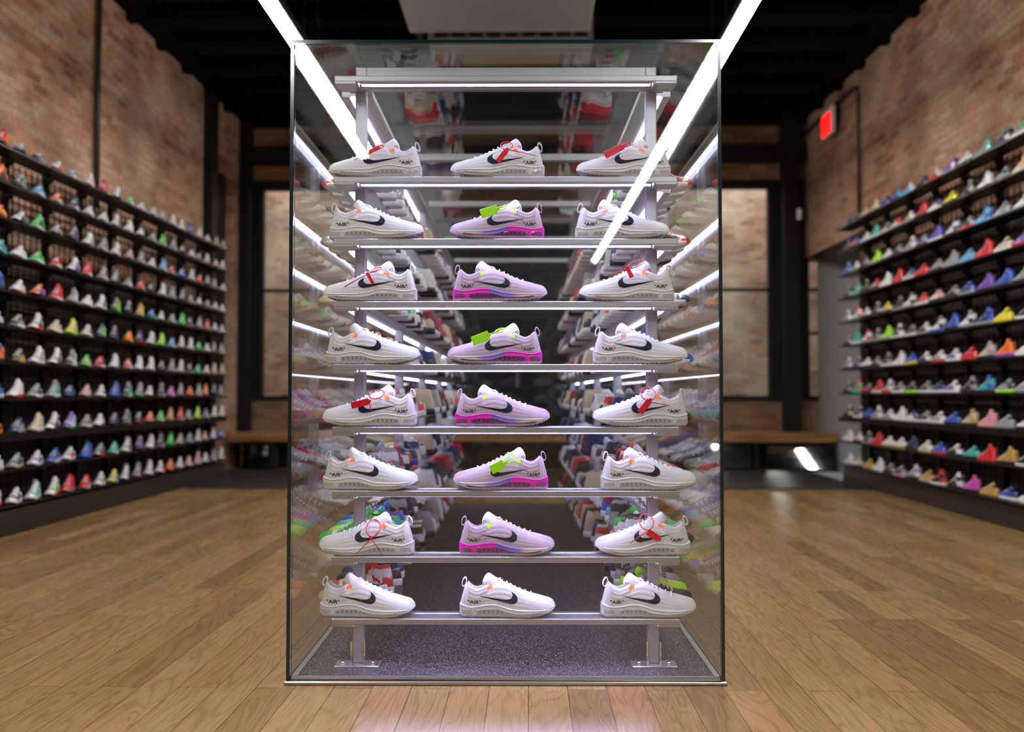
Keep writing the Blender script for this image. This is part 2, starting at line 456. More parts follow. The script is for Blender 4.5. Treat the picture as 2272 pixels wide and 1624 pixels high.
# hvac units hanging from the ceiling
hv = empty('air_unit', (-.23, 6.3, 3.80)); tag(hv, 'grey metal ventilation unit hanging from the black ceiling above the case', 'air unit')
rel(MB().box(-.96, .50, 5.2, 7.22, 3.80, 4.10, bev=.012), hv).build('housing', M['duct'], hv)
rel(MB().box(-.94, .48, 7.215, 7.235, 3.84, 4.07), hv).build('lip', M['duct'], hv)
g = MB()
for i in range(9): g.box(-.80+i*.15, -.69+i*.15, 7.60, 7.64, 3.93, 4.03)
rel(MB().box(-.86, .56, 7.64, 8.2, 3.90, 4.12), hv).build('duct', M['duct'], hv)
rel(g, hv).build('grille', M['black'], hv)
for x, y in ((-.9,5.3),(.44,5.3),(-.9,7.1),(.44,7.1)):
    rel(MB().tube([(x,y,4.1),(x,y,4.25)], .006, 6), hv).build('hanger', M['black_steel'], hv)
o = MB().tube([(-.98+.05*math.sin(t*4), 7.6+.3*t, 4.22-.25*math.sin(t*PI)) for t in np.linspace(0,1,16)], .022, 8).build('flexible_cable', M['conduit'])
tag(o, 'dark sagging cable under the ceiling beside the ventilation unit', 'cable')

# linear ceiling lights
def ceiling_strip(x, y0, y1, z, label):
    o = empty('linear_light', (x, (y0+y1)/2, z)); tag(o, label, 'ceiling light', 'linear lights over the glass case')
    rel(MB().box(x-.052, x+.052, y0, y1, z+.012, z+.075), o).build('housing', M['black'], o)
    rel(MB().box(x-.042, x+.042, y0+.01, y1-.01, z-.008, z+.012), o).build('diffuser', M['strip_emit'], o)
    y = y0+.5
    while y < y1:
        for sx in (-.05, .05):
            rel(MB().tube([(x+sx,y,z+.075),(x+sx,y,ZC-.02)], .0025, 5), o).build('hanger', M['black_steel'], o)
        y += 2.4
    return o
ceiling_strip(-1.59, -3.6, 9.1, 3.276, 'long bright strip light hanging on the ventilation side away from exit sign')
ceiling_strip(1.37, -10.9, 9.4, 3.276, 'long bright strip light hanging on the same side as the exit sign')

# exit sign, conduits
ex = empty('exit_sign', (3.22, 9.66, 3.58)); tag(ex, 'glowing red exit sign on the brick wall below a conduit', 'exit sign')
rel(MB().box(3.20, 3.25, 9.50, 9.80, 3.64, 3.93, bev=.006), ex).build('housing', M['white_plastic'], ex)
rel(MB().box(3.194, 3.20, 9.505, 9.795, 3.645, 3.87), ex).build('face', M['exit_red'], ex)
rel(MB().box(3.25, XR-.001, 9.62, 9.70, 3.80, 3.93), ex).build('bracket', M['black'], ex)
def text_mesh(body, size=1.0, offset=0.0, shear=0.0):
    cu = bpy.data.curves.new('lettering', 'FONT'); cu.body = body; cu.size = size; cu.offset = offset; cu.shear = shear
    cu.align_x = 'CENTER'; cu.resolution_u = 3
    to = bpy.data.objects.new('lettering', cu); COL.objects.link(to)
    bpy.context.view_layer.update()
    me = bpy.data.meshes.new_from_object(to.evaluated_get(bpy.context.evaluated_depsgraph_get()))
    bpy.data.objects.remove(to)
    V = np.array([v.co[:] for v in me.vertices]); F = [tuple(p.vertices) for p in me.polygons]
    return V, F
V, F = text_mesh('EXIT', 1.0, .02)
V[:, 0] -= (V[:,0].min()+V[:,0].max())/2; V[:, 1] -= V[:,1].min()
kx = .23/np.ptp(V[:,0]); ky = .13/np.ptp(V[:,1])
MB().add([(-.0285, -x*kx-.01, .115+y*ky) for x, y, z in V], [f for f in F]).build('lettering', M['exit_dark'], ex)
o = MB().tube([(3.29,8.97,2.55),(3.29,8.97,3.86),(3.29,9.0,3.93),(3.29,9.06,3.96),(3.29,9.66,3.97)], .018, 8).build('conduit_pipe', M['conduit'])
tag(o, 'thin dark conduit rising from the rack and bending toward the exit sign', 'conduit')
o = MB().tube([(3.29,9.72,3.97),(3.29,10.85,3.97)], .02, 8).build('conduit_pipe', M['conduit'])
tag(o, 'dark conduit running from the exit sign to the corner column', 'conduit')
o = MB().tube([(XL+.035,7.07,2.35),(XL+.035,7.07,ZC)], .022, 8).build('conduit_pipe', M['conduit'])
tag(o, 'vertical dark conduit on the brick wall opposite the exit sign', 'conduit')
o = MB().box(3.16, 3.21, 10.57, 10.615, 2.92, 3.05, bev=.008).build('motion_sensor', M['white_plastic'])
tag(o, 'small white sensor box on the dark corner column', 'sensor')

# ================================================================== sneaker geometry
def itp(tab):
    xs = np.array([p[0] for p in tab], float); ys = np.array([p[1] for p in tab], float)
    # monotone-ish smooth interpolation (Catmull-Rom in x)
    mgr = np.gradient(ys, xs)
    for i in range(1, len(xs)-1):
        a = (ys[i]-ys[i-1])/(xs[i]-xs[i-1]); c = (ys[i+1]-ys[i])/(xs[i+1]-xs[i])
        mgr[i] = 0 if a*c <= 0 else 2*a*c/(a+c)
    def f(x):
        x = min(max(x, xs[0]), xs[-1]); i = min(int(np.searchsorted(xs, x, side='right'))-1, len(xs)-2)
        h = xs[i+1]-xs[i]; t = (x-xs[i])/h
        return ((2*t**3-3*t**2+1)*ys[i] + (t**3-2*t**2+t)*h*mgr[i] + (-2*t**3+3*t**2)*ys[i+1] + (t**3-t**2)*h*mgr[i+1])
    return f
def sst(a, b, x):
    t = min(max((x-a)/(b-a), 0), 1); return t*t*(3-2*t)

W_TAB = [(0,.0),(.008,.045),(.02,.066),(.045,.088),(.09,.104),(.2,.114),(.38,.116),(.5,.128),(.62,.150),(.72,.162),(.82,.158),(.9,.135),(.95,.103),(.98,.066),(.993,.038),(1,.0)]
class Shoe:
    def __init__(s, zt, zm, L=.296, open_=(.07,.10,.27,.33), edge=.66, insole=.12, ridges=True, spring=True):
        s.L = L; s.w = itp(W_TAB); s.zt = itp(zt); s.zm = itp(zm); s.op = open_; s.edge = edge; s.ins = insole; s.ridges = ridges
        s.zbot = itp([(0,.012),(.02,.004),(.06,0),(.66,0),(.74,.003),(.82,.013),(.90,.033),(.96,.056),(1,.082)])
    def up_w(s, u):
        uu = min(max((u-.012)/.988,0),1)
        k = sst(.88,1,uu)
        return s.w(uu)*(.97+.10*k)
    def opening(s, u): return sst(s.op[0], s.op[1], u)*(1-sst(s.op[2], s.op[3], u))
    def zb(s, u): return max(s.zm(u)-.035, s.zbot(u)+.01)
    def edge_pt(s, u):
        o = s.opening(u); w_ = s.up_w(u)
        er = s.edge*o + (1-o)*(.30 + .28*sst(.35,.9,u) + .25*(1-sst(.03,.09,u)))
        dome = (1-o)*(.010 + .030*sst(.5,.95,u) + .04*(1-sst(.02,.08,u)))
        zt = s.zt(u); zb = s.zb(u)
        dome = min(dome, .55*max(zt-zb,.0))
        return w_*er, zt-dome
    def side(s, u, z, ridge=True):
        ye, ze = s.edge_pt(u); zb = s.zb(u); w_ = s.up_w(u)
        t = min(max((z-zb)/max(ze-zb,1e-4),0),1)
        y = ye + (w_-ye)*max(1-t**1.9,0)**.72
        if ridge and s.ridges:
            m = sst(.06,.14,u)*(1-.8*sst(.60,.80,u))*(1-sst(.86,.97,u))*sst(.03,.2,t)*(1-sst(.9,1.0,t))
            ph = t*5.2 + .55*math.sin(u*5.0+.6)
            y += .0034*m*(abs(math.sin(ph*PI))**.7 - .6)
        return y
    def pt(s, u, y, z, d=1): return ((u-.5)*s.L*d, y*s.L, z*s.L)
    def upper(s, nS=72, nT=30, nI=10, d=1):
        us = [0.5-0.5*math.cos(PI*k/(nS-1)) for k in range(nS)]
        us = sorted(set([.012+.988*u for u in us] + [.0745,.08,.086,.092,.28,.29,.30,.31,.32]))
        G = []
        for u in us:
            ye, ze = s.edge_pt(u); zb = s.zb(u); zt = s.zt(u); o = s.opening(u)
            R = []
            for k in range(nT+1):
                t = k/nT; z = zb + (ze-zb)*t
                R.append((s.side(u, z), z))
            for k in range(1, nI+1):
                q = k/nI
                yc = ye*(1-q); zc = ze + (zt-ze)*(1-(1-q)**2)
                if q < .22: yo, zo = ye - .012*math.sin(q/.22*PI/2)*1.2, ze + .007*math.sin(q/.22*PI)
                elif q < .7:
                    a = (q-.22)/.48; yo, zo = ye-.016-.006*a, ze - (ze-s.ins)*sst(0,1,a)
                else:
                    a = (q-.7)/.3; yo, zo = (ye-.022)*(1-a), s.ins
                R.append((yc*(1-o)+max(yo,0)*o, zc*(1-o)+zo*o))
            ring = [s.pt(u, -y, z, d) for y, z in R] + [s.pt(u, y, z, d) for y, z in R[-2::-1]]
            G.append(ring)
        mb = MB(); mb.grid(G, 0, True, flip=(d < 0)); return mb
    def mid_w(s, u):
        v = min(u/.99, 1)
        return s.w(v)*(1.035-.03*sst(.8,1,v))+.004*min(1, s.w(v)/.06)*(1-sst(.85,1,v))
    def mid_side(s, u, z):
        a, c = s.zbot(u), s.zm(u); t = min(max((z-a)/max(c-a,1e-4),0),1)
        return s.mid_w(u)*(.90 + .10*math.sin(min(t/.55,1)*PI/2) - .05*sst(.55,1,t))
    def midsole(s, nS=64, nT=8, d=1, low=0.0):
        us = [.99*(0.5-0.5*math.cos(PI*k/(nS-1))) for k in range(nS)]; G = []
        for u in us:
            a, c = s.zbot(u)+low, s.zm(u); R = [(0, a), (s.mid_side(u,a)*.7, a)]
            for k in range(nT+1):
                z = a+(c-a)*k/nT; R.append((s.mid_side(u, z), z))
            R += [(s.mid_side(u,c)-.014*min(1,s.w(u)/.05), c+.001), (0, c-.004)]
            G.append([s.pt(u,-y,z,d) for y, z in R] + [s.pt(u,y,z,d) for y, z in R[-2:0:-1]])
        mb = MB(); mb.grid(G, 0, True, flip=(d < 0), wrap=True); return mb

HERO_ZT = [(0,.12),(.012,.145),(.027,.205),(.04,.255),(.057,.313),(.072,.342),(.085,.345),(.11,.320),(.137,.298),(.165,.284),(.19,.281),(.22,.290),(.275,.316),(.31,.333),(.36,.352),(.40,.359),(.435,.357),(.496,.334),(.573,.298),(.664,.260),(.74,.233),(.82,.214),(.878,.197),(.93,.184),(.954,.174),(.975,.158),(.99,.138),(1,.112)]
HERO_ZM = [(0,.120),(.01,.140),(.04,.128),(.115,.111),(.21,.121),(.30,.135),(.36,.136),(.43,.122),(.50,.100),(.58,.086),(.67,.080),(.80,.080),(.90,.084),(.97,.088),(1,.088)]
HERO = Shoe(HERO_ZT, HERO_ZM)
L = HERO.L

def fabric(name, col, rough=.62):
    m = mat(name, col, rough, spec=.35); N = NT(m)
    p = N.p; p.inputs['Sheen Weight'].default_value = .15
    n = N.n('ShaderNodeTexNoise', Scale=1400.0, Detail=1.0); tc = N.n('ShaderNodeTexCoord'); N.l(tc.outputs['Object'], n.inputs['Vector'])
    bp = N.n('ShaderNodeBump', Strength=.12, Distance=.0004); N.l(n.outputs['Fac'], bp.inputs['Height']); N.l(bp.outputs[0], p.inputs['Normal'])
    return m
M['hero_white'] = fabric('white_mesh_fabric', (.66,.66,.69))
M['hero_cream'] = fabric('off_white_mesh_fabric', (.70,.70,.66))
M['hero_lav'] = fabric('lavender_mesh_fabric', (.49,.38,.48))
M['tongue_white'] = fabric('tongue_padding', (.76,.76,.79))
M['lace'] = mat('lace_white', (.85,.85,.87), .6)
M['mid_white'] = mat('white_foam', (.70,.70,.73), .36)
M['swoosh'] = mat('black_swoosh', (.005,.007,.024), .6, spec=.25)
M['print'] = mat('black_print', (.006,.006,.012), .5)
M['clear_sole'] = mat('clear_sole', (.62,.62,.66), .2, coat=.5)
M['clear_lilac'] = mat('clear_lilac_sole', (.60,.42,.68), .2, coat=.5)
M['air'] = mat('air_cushion', (.50,.50,.53), .12, spec=.9, coat=.6)
M['air_pink'] = mat('air_cushion_pink', (.20,.07,.19), .12, spec=.9, coat=.6)
M['air_plum'] = mat('air_cells_plum', (.04,.012,.05), .3)
M['air_dark'] = mat('air_cells', (.20,.20,.24), .3)
M['outsole'] = mat('clear_outsole', (.50,.50,.55), .25)
M['orange_tab'] = mat('orange_tab', (1.0,.18,.015), .5)
M['lime_tab'] = mat('lime_tab', (.36,.80,.0), .5)
M['red_tie'] = mat('red_plastic', (.72,.010,.030), .32)
M['lime_tie'] = mat('lime_plastic', (.42,.93,.01), .32)
M['pink_mark'] = mat('tongue_mark', (.75,.03,.12), .5)
M['shoe_inside'] = mat('inside_lining', (.55,.55,.60), .8)
def gradient_foam(name, d):
    m = mat(name, rough=.35); N = NT(m); tc = N.n('ShaderNodeTexCoord'); sp = N.n('ShaderNodeSeparateXYZ'); N.l(tc.outputs['Object'], sp.inputs[0])
    u = N.math('MULTIPLY_ADD', sp.outputs['X'], d/L, .5)
    r = N.ramp(u, [(.0,(.92,.015,.62)), (.375,(.90,.012,.60)), (.405,(.22,.13,.55)), (.62,(.30,.20,.68)), (.70,(.62,.58,.55)), (.88,(.72,.69,.62)), (1.0,(.60,.50,.68))])
    N.l(r.outputs[0], N.p.inputs['Base Color']); return m
M['foam_grad_r'] = gradient_foam('gradient_foam_a', 1)
M['foam_grad_l'] = gradient_foam('gradient_foam_b', -1)

SW_LO = [(.212,.219),(.30,.194),(.42,.165),(.50,.146),(.545,.138),(.585,.150),(.606,.180),(.600,.212),(.575,.238),(.528,.264)]
SW_UP = [(.212,.222),(.30,.207),(.38,.196),(.45,.185),(.495,.182),(.528,.190),(.546,.206),(.553,.222),(.548,.243),(.530,.266)]
def resample(P, n):
    P = np.array(P); d = np.r_[0, np.cumsum(np.linalg.norm(np.diff(P, axis=0), axis=1))]; d /= d[-1]
    fx = itp(list(zip(d, P[:,0]))); fy = itp(list(zip(d, P[:,1]))); return [(fx(t), fy(t)) for t in np.linspace(0, 1, n)]
AIRV, AIRF = text_mesh('"AIR"', 1.0, .028)
AIRV[:,0] -= AIRV[:,0].min(); AIRV[:,1] -= AIRV[:,1].min()
AIRV[:,0] /= AIRV[:,0].max(); AIRV[:,1] /= AIRV[:,1].max()

def hero_meshes(d):
    """meshes of the case sneaker; d=1 toe to +x, d=-1 toe to -x. The decorated side faces -y."""
    S = HERO; out = {}
    out['upper'] = S.upper(84, 34, 12, d)
    mm_ = S.midsole(80, 14, d, low=.010)
    for i, f in enumerate(mm_.f):
        c = np.mean([mm_.v[k] for k in f], axis=0); u = c[0]*d/L+.5
        mm_.m[i] = 1 if c[2]/L < S.zbot(u)+.030 else 0
    out['midsole'] = mm_
    # flowing piping lips on the midsole side
    lip = MB()
    for sd in (-1, 1):
        P = []
        for u in np.linspace(.015, .93, 60):
            z = S.zm(u)-.008; P.append(S.pt(u, sd*(S.mid_side(u, z)+.002), z, d))
        lip.tube(P, .0022, 6)
        P = []
        for u in np.linspace(.175, .84, 50):
            z = min(S.zm(u)-.042, .086); z = max(z, S.zbot(u)+.044); P.append(S.pt(u, sd*(S.mid_side(u, z)+.001), z, d))
        lip.tube(P, .0014, 6)
        z0 = .028
        P = [S.pt(.165+.012*math.cos(a), sd*(S.mid_side(.165, .05)+.001), .058+.032*math.sin(a), d) for a in np.linspace(PI/2, 3*PI/2, 10)]
        lip.tube(P, .0014, 6)
        for zz in (.040, .062, .084, .104):
            P = [S.pt(u, sd*(S.mid_side(u, zz)+.001), zz, d) for u in np.linspace(.006, .03, 6)]
            lip.tube(P, .0012, 5)
    out['piping'] = lip
    # air windows
    air = MB()
    for sd in (-1, 1):
        def patch(u0, u1, lo, hi, n, m, off):
            G = []
            for u in np.linspace(u0, u1, n):
                e = min((u-u0)/(.012), (u1-u)/.012, 1.0); e = math.sqrt(max(e, 0))
                a, c = lo(u), hi(u); md = (a+c)/2; a = md+(a-md)*e; c = md+(c-md)*e
                G.append([S.pt(u, sd*(S.mid_side(u, z)+off), z, d) for z in np.linspace(a, c, 5)])
            air.grid(G, m, True)
        patch(.175, .860, lambda u: max(.032, S.zbot(u)+.026), lambda u: max(min(S.zm(u)-.048, .080), S.zbot(u)+.040), 46, 0, .0012)
        patch(.018, .140, lambda u: .036, lambda u: .078, 14, 0, .0012)
        for k in range(14):
            u = .215+k*.046; lo = max(.032, S.zbot(u)+.026); hi = max(min(S.zm(u)-.048, .080), S.zbot(u)+.040)
            zc = lo+(hi-lo)*.62; rz = (hi-lo)*.26; ru = .011
            V = [S.pt(u+ru*math.cos(a), sd*(S.mid_side(u, zc)+.0075), zc+rz*math.sin(a), d) for a in np.linspace(0, 2*PI, 11)[:-1]]
            air.add(V, [tuple(range(10))], 1)
    out['air_window'] = air
    # outsole lugs
    ou = MB()
    u = .03
    while u < .93:
        u2 = u+(.036 if u > .3 else .06)
        for sd in (-1, 1):
            a, c = S.zbot(u), S.zbot(min(u2,1))
            w1, w2 = S.mid_side(u, a)*.93, S.mid_side(u2, c)*.93
            V = [S.pt(u, sd*w1*.25, a, d), S.pt(u2, sd*w2*.25, c, d), S.pt(u2, sd*w2, c, d), S.pt(u, sd*w1, a, d),
                 S.pt(u, sd*w1*.25, a+.016, d), S.pt(u2, sd*w2*.25, c+.016, d), S.pt(u2, sd*w2*1.02, c+.016, d), S.pt(u, sd*w1*1.02, a+.016, d)]
            ou.add(V, [(0,3,2,1),(4,5,6,7),(0,1,5,4),(1,2,6,5),(2,3,7,6),(3,0,4,7)])
        u = u2+.012
    out['outsole'] = ou
    # swoosh both sides
    sw = MB(); lo, up = resample(SW_LO, 44), resample(SW_UP, 44)
    for sd in (-1, 1):
        G = []
        for (a0, b0), (a1, b1) in zip(lo, up):
            G.append([S.pt(a0+(a1-a0)*t, sd*(S.side(a0+(a1-a0)*t, b0+(b1-b0)*t)+.0022), b0+(b1-b0)*t, d) for t in (0,.25,.5,.75,1)])
        sw.grid(G, 0, True)
    out['swoosh'] = sw
    # lettering, reads forwards from the front side
    tx = MB(); V = []
    for x, y, z in AIRV:
        u = (.090+.136*x) if d > 0 else (.226-.136*x)
        h = .141+.036*y + .0 ; V.append(S.pt(u, -(S.side(u, h, False)+.0042), h, d))
    tx.add(V, AIRF, 0); out['lettering'] = tx
    # collar tab
    tb = MB(); G = []
    for u in np.linspace(.292, .345, 6):
        sh = (u-.292)*.35
        G.append([S.pt(u, -(S.side(u, z+sh, False)+.004), z+sh, d) for z in np.linspace(.274, .312, 5)])
    tb.grid(G, 0, True); out['tab'] = tb
    # tongue
    prof = [(.262,.26),(.240,.31),(.240,.350),(.252,.385),(.270,.415),(.290,.434),(.308,.438),(.330,.428),(.365,.402),(.43,.366),(.47,.336),(.40,.300),(.33,.26)]
    cx_, cz_ = .335, .345; G = []
    for k in range(13):
        y = -.056+.112*k/12; q = abs(y)/.056; sc = (max(1-q**4, 0))**.5*.97+.03; zz = -.035*q*q
        G.append([S.pt(cx_+(a-cx_)*sc, y, cz_+(b_-cz_)*sc+zz, d) for a, b_ in prof])
    tg = MB(); tg.grid(G, 0, True, wrap=True); out['tongue'] = tg
    mk = MB()
    mk.tube([S.pt(.262+.012*math.cos(a), -.0575, .338+.014*math.sin(a), d) for a in np.linspace(.6, 5.0, 10)], .0011, 5)
    mk.tube([S.pt(.276, -.0575, .350, d), S.pt(.283, -.0575, .328, d)], .0011, 5)
    out['tongue_mark'] = mk
    # laces
    lc = MB()
    for k, u in enumerate(np.linspace(.385, .735, 8)):
        ye, ze = S.edge_pt(u); P = []
        for q in np.linspace(-1, 1, 11):
            yy = q*(ye+.006); zz = ze + (S.zt(u)-ze)*(1-q*q) + .006*(1-abs(q)**3) - .012*abs(q)**6
            P.append(S.pt(u+.012*math.sin(q*1.5+k), yy, zz, d))
        lc.tube(P, .0021, 7)
    lc.tube([S.pt(.40+.03*math.sin(a*2), .03*math.cos(a), .372+.006*math.sin(3*a), d) for a in np.linspace(0, 5.5, 18)], .002, 6)
    out['laces'] = lc
    # heel pull tab
    pl = MB(); G = []
    for a in np.linspace(-.5*PI, 1.5*PI, 22):
        cu, cz = .050+.021*math.cos(a)+.010*math.sin(a), .346+.044*math.sin(a)
        G.append([S.pt(cu+dr*math.cos(a), yy, cz+dr*math.sin(a)*1.2, d) for yy, dr in ((-.024,-.004),(-.024,.005),(.024,.005),(.024,-.004))])
    pl.grid(G, 0, True, wrap=True); out['pull_tab'] = pl
    return {k: v.mesh('sneaker_'+k) for k, v in out.items()}

HM = {1: hero_meshes(1), -1: hero_meshes(-1)}
def set_mats(me, mats):
    for m in mats: me.materials.append(m)
VAR = {}
def variant(kind, d):
    if (kind, d) in VAR: return VAR[(kind, d)]
    base = HM[d]; r = {}
    for k, me in base.items(): r[k] = me.copy()
    up = {'white': M['hero_white'], 'cream': M['hero_white'], 'lav': M['hero_lav']}[kind]
    foam = (M['foam_grad_r'] if d > 0 else M['foam_grad_l']) if kind == 'lav' else M['mid_white']
    set_mats(r['upper'], [up]); set_mats(r['midsole'], [foam, M['clear_lilac'] if kind == 'lav' else M['clear_sole']]); set_mats(r['piping'], [foam])
    set_mats(r['air_window'], [M['air_pink'] if kind == 'lav' else M['air'], M['air_plum'] if kind == 'lav' else M['air_dark']]); set_mats(r['outsole'], [M['outsole']])
    set_mats(r['swoosh'], [M['swoosh']]); set_mats(r['lettering'], [M['print']])
    set_mats(r['tab'], [M['lime_tab'] if kind == 'lav' else M['orange_tab']])
    set_mats(r['tongue'], [M['tongue_white']]); set_mats(r['tongue_mark'], [M['print'] if kind == 'lav' else M['pink_mark']])
    set_mats(r['laces'], [M['lace']]); set_mats(r['pull_tab'], [M['tongue_white'] if kind != 'lav' else M['hero_lav']])
    VAR[(kind, d)] = r; return r

# ================================================================== glass case
PHI = math.radians(.85)
CO = Vector((-.069, 2.7347, 0))
def cw(x, y, z=0.0):
    return (CO.x + x*math.cos(PHI) - y*math.sin(PHI), CO.y + x*math.sin(PHI) + y*math.cos(PHI), z)
CL = 4.40; CH = 1.962; HW = .660
case = empty('glass_display_case', cw(0, 0, 0), PHI)
tag(case, 'tall clear glass display case standing on the wooden floor, full of sneakers', 'display case')
def pane(name, x0, x1, y0, y1, z0, z1):
    # big faces clear, narrow faces dark green glass edge
    dims = (x1-x0, y1-y0, z1-z0); thin = dims.index(min(dims))
    mb = MB().box(x0, x1, y0, y1, z0, z1)
    for i, f in enumerate([2, 2, 1, 0, 1, 0]): mb.m[i] = 0 if f == thin else 1
    return mb.build(name, [M['glass'], M['glass_edge']], case)
T = .011
pane('side_pane', -HW, -HW+T, 0, CL, .012, CH-T); pane('side_pane', HW-T, HW, 0, CL, .012, CH-T)
fp = pane('front_pane', -HW+T+.002, HW-T-.002, -.004, .004, .012, CH-T)
fp.location = (0, .0050, 0); fp.rotation_euler.z = -math.radians(.5)
pane('back_pane', -HW+T+.001, HW-T-.001, CL-T, CL, .012, CH-T)
for k in range(3):
    pane('top_pane', -HW, HW, k*CL/3+(.001 if k else 0), (k+1)*CL/3-.001, CH-T+.0005, CH)
MB().box(-.666, .666, -.006, CL+.002, 0, .012, bev=.003).build('base_trim', M['steel_trim'], case)
MB().box(-HW+.030, HW-.030, .020, CL-.03, .012, .020).build('base_panel', M['speckle'], case)
b = MB()
for sx in (-1, 1):
    b.box(min(sx*(HW-.013), sx*(HW-.030)), max(sx*(HW-.013), sx*(HW-.030)), .012, CL-.02, .012, .024)
b.box(-HW+.03, HW-.03, .012, .0195, .012, .022)
b.build('glazing_channel', M['alu_bright'], case)

SZ = [1.861, 1.546, 1.3535, 1.160, .966, .774, .579, .379, .191]     # shelf tops
rack = empty('display_rack', cw(0, .1, .020), PHI); tag(rack, 'aluminium shelf rack across the front end inside the glass case', 'rack')
def rl(mb): mb.v = [(x, y-.1, z-.020) for x, y, z in mb.v]; return mb
for sx in (-1, 1):
    a, c = sorted((sx*.449, sx*.484))
    rl(MB().box(a, c, .134, .168, .026, 1.926, bev=.003)).build('post', M['alu'], rack)
    b = MB(); b.box(sx*.4665-.070, sx*.4665+.070, .104, .168, .020, .0255, bev=.001)
    pf = rl(b).build('foot_plate', M['alu_bright'], rack)
    for q in (-.047, .047):
        g = MB(); g.tube([(sx*.4665+q, .120, .0255), (sx*.4665+q, .120, .036)], .008, 6)
        rl(g).build('bolt', M['chrome'], pf)
    b = MB()
    for q in (-1, 1):
        b.box(sx*.4665+q*.0205-.003, sx*.4665+q*.0205+.003, .130, .160, .022, .095); 
    rl(b).build('bracket', M['chrome'], rack)
rl(MB().box(-.449, .449, .136, .166, 1.896, 1.926, bev=.002)).build('cross_beam', M['alu'], rack)
for i, z in enumerate(SZ):
    b = MB(); b.box(-.531, .531, .028, .040, z-.0185, z, bev=.0022); b.box(-.531, .531, .100, .1285, z-.0185, z, bev=.0022)
    b.box(-.529, .529, .040, .100, z-.012, z-.003)
    b.box(-.530, .530, .036, .050, z-.0165, z-.0004)
    for sx in (-1, 1):
        a, c = sorted((sx*.458, sx*.5315)); b.box(a, c, .0295, .080, z-.027, z-.010, bev=.003)
    sh = rl(b).build('shelf', M['alu'], rack)
    d = MB().box(-.452, .452, .0515, .0625, z-.0185, z-.0125)
    if i < len(SZ): rl(d).build('light_strip', M['led_emit'], sh)
    e = MB().box(-.452, .452, .063, .0765, z-.0225, z-.0125); e.box(-.452, .452, .0500, .0513, z-.0190, z-.0125)
    rl(e).build('light_channel', M['alu'], sh)
    s_ = MB()
    for sx in (-1, 1): s_.tube([(sx*.463, .030, z-.0215), (sx*.463, .0275, z-.0215)], .0030, 8)
    rl(s_).build('screw', M['chrome'], sh)

# side racks
def side_rack(sx, label):
    o = empty('display_rack', cw(sx*.485, .2, .020), PHI); tag(o, label, 'rack')
    def r2(mb): mb.v = [(x-sx*.485, y-.2, z-.020) for x, y, z in mb.v]; return mb
    a, c = sorted((sx*.435, sx*.535))
    for y in (1.119, 2.071, 3.159, 4.111):
        p0, p1 = sorted((sx*.449, sx*.484)); r2(MB().box(p0, p1, y-.018, y+.018, .021, 1.905, bev=.003)).build('post', M['alu'], o)
    for i, z in enumerate(SZ):
        b = MB(); q0, q1 = sorted((sx*.435, sx*.458)); b.box(q0, q1, .175, 4.22, z-.0185, z-.0005)
        q0, q1 = sorted((sx*.512, sx*.535)); b.box(q0, q1, .175, 4.22, z-.0185, z-.0005)
        q0, q1 = sorted((sx*.458, sx*.512)); b.box(q0, q1, .175, 4.22, z-.014, z-.006)
        sh = r2(b).build('shelf', M['alu'], o)
        q0, q1 = sorted((sx*.494, sx*.510))
        if i < 7: r2(MB().box(q0, q1, .20, 4.15, z-.021, z-.0145)).build('light_strip', M['led_side'], sh)
    return o
side_rack(-1, 'aluminium shelf rack inside the case along its pane away from exit sign')
side_rack(1, 'aluminium shelf rack inside the case along its pane nearer the exit sign')
for k, y in enumerate((1.119, 2.071, 3.159, 4.111)):
    b = MB(); b.box(-.4335, .4335, -.017, .017, 1.875, 1.905, bev=.002)
    o = b.build('cross_rail', M['alu']); o.location = cw(0, y, 0); o.rotation_euler.z = PHI
    tag(o, ['aluminium cross rail bridging the two side racks, first behind the front rack', 'aluminium cross rail bridging the side racks, second behind the front rack',
            'aluminium cross rail bridging the side racks, third behind the front rack', 'aluminium cross rail at the back end of the case'][k], 'rail', 'cross rails in the case')

# ------------------------------------------------------------------ the case sneakers on the front rack
ROWS = [  # (kind, direction, centre x in case coordinates) per shelf, away from the exit sign -> toward it
 [('white',-1,-0.4103),('white',-1,-0.0260),('white',-1,0.3690)],
 [('white',1,-0.4052),('lav',-1,-0.0273),('white',1,0.3655)],
 [('white',-1,-0.4240),('lav',1,-0.0181),('white',-1,0.3781)],
 [('white',1,-0.4139),('lav',-1,-0.0341),('white',1,0.4195)],
 [('white',-1,-0.4228),('lav',1,-0.0102),('white',-1,0.4179)],
 [('white',1,-0.4197),('lav',-1,-0.0157),('white',1,0.4423)],
 [('white',-1,-0.4306),('lav',1,0.0039),('white',-1,0.4238)],
 [('white',1,-0.4269),('white',1,0.0053),('white',1,0.4411)]]
ORD = ['top', 'second', 'third', 'fourth', 'fifth', 'sixth', 'seventh', 'lowest']
TIES = {(0,0):'red tie', (0,1):'red tie', (0,2):'red tag', (1,1):'lime tag', (2,0):'red tie', (2,2):'red tie', (3,1):'lime tag',
        (4,0):'red tag', (4,2):'red tag', (5,1):'lime tag', (6,0):'red loop', (6,2):'red tie'}
ENDS = ['end away from exit sign', 'middle', 'end toward exit sign']
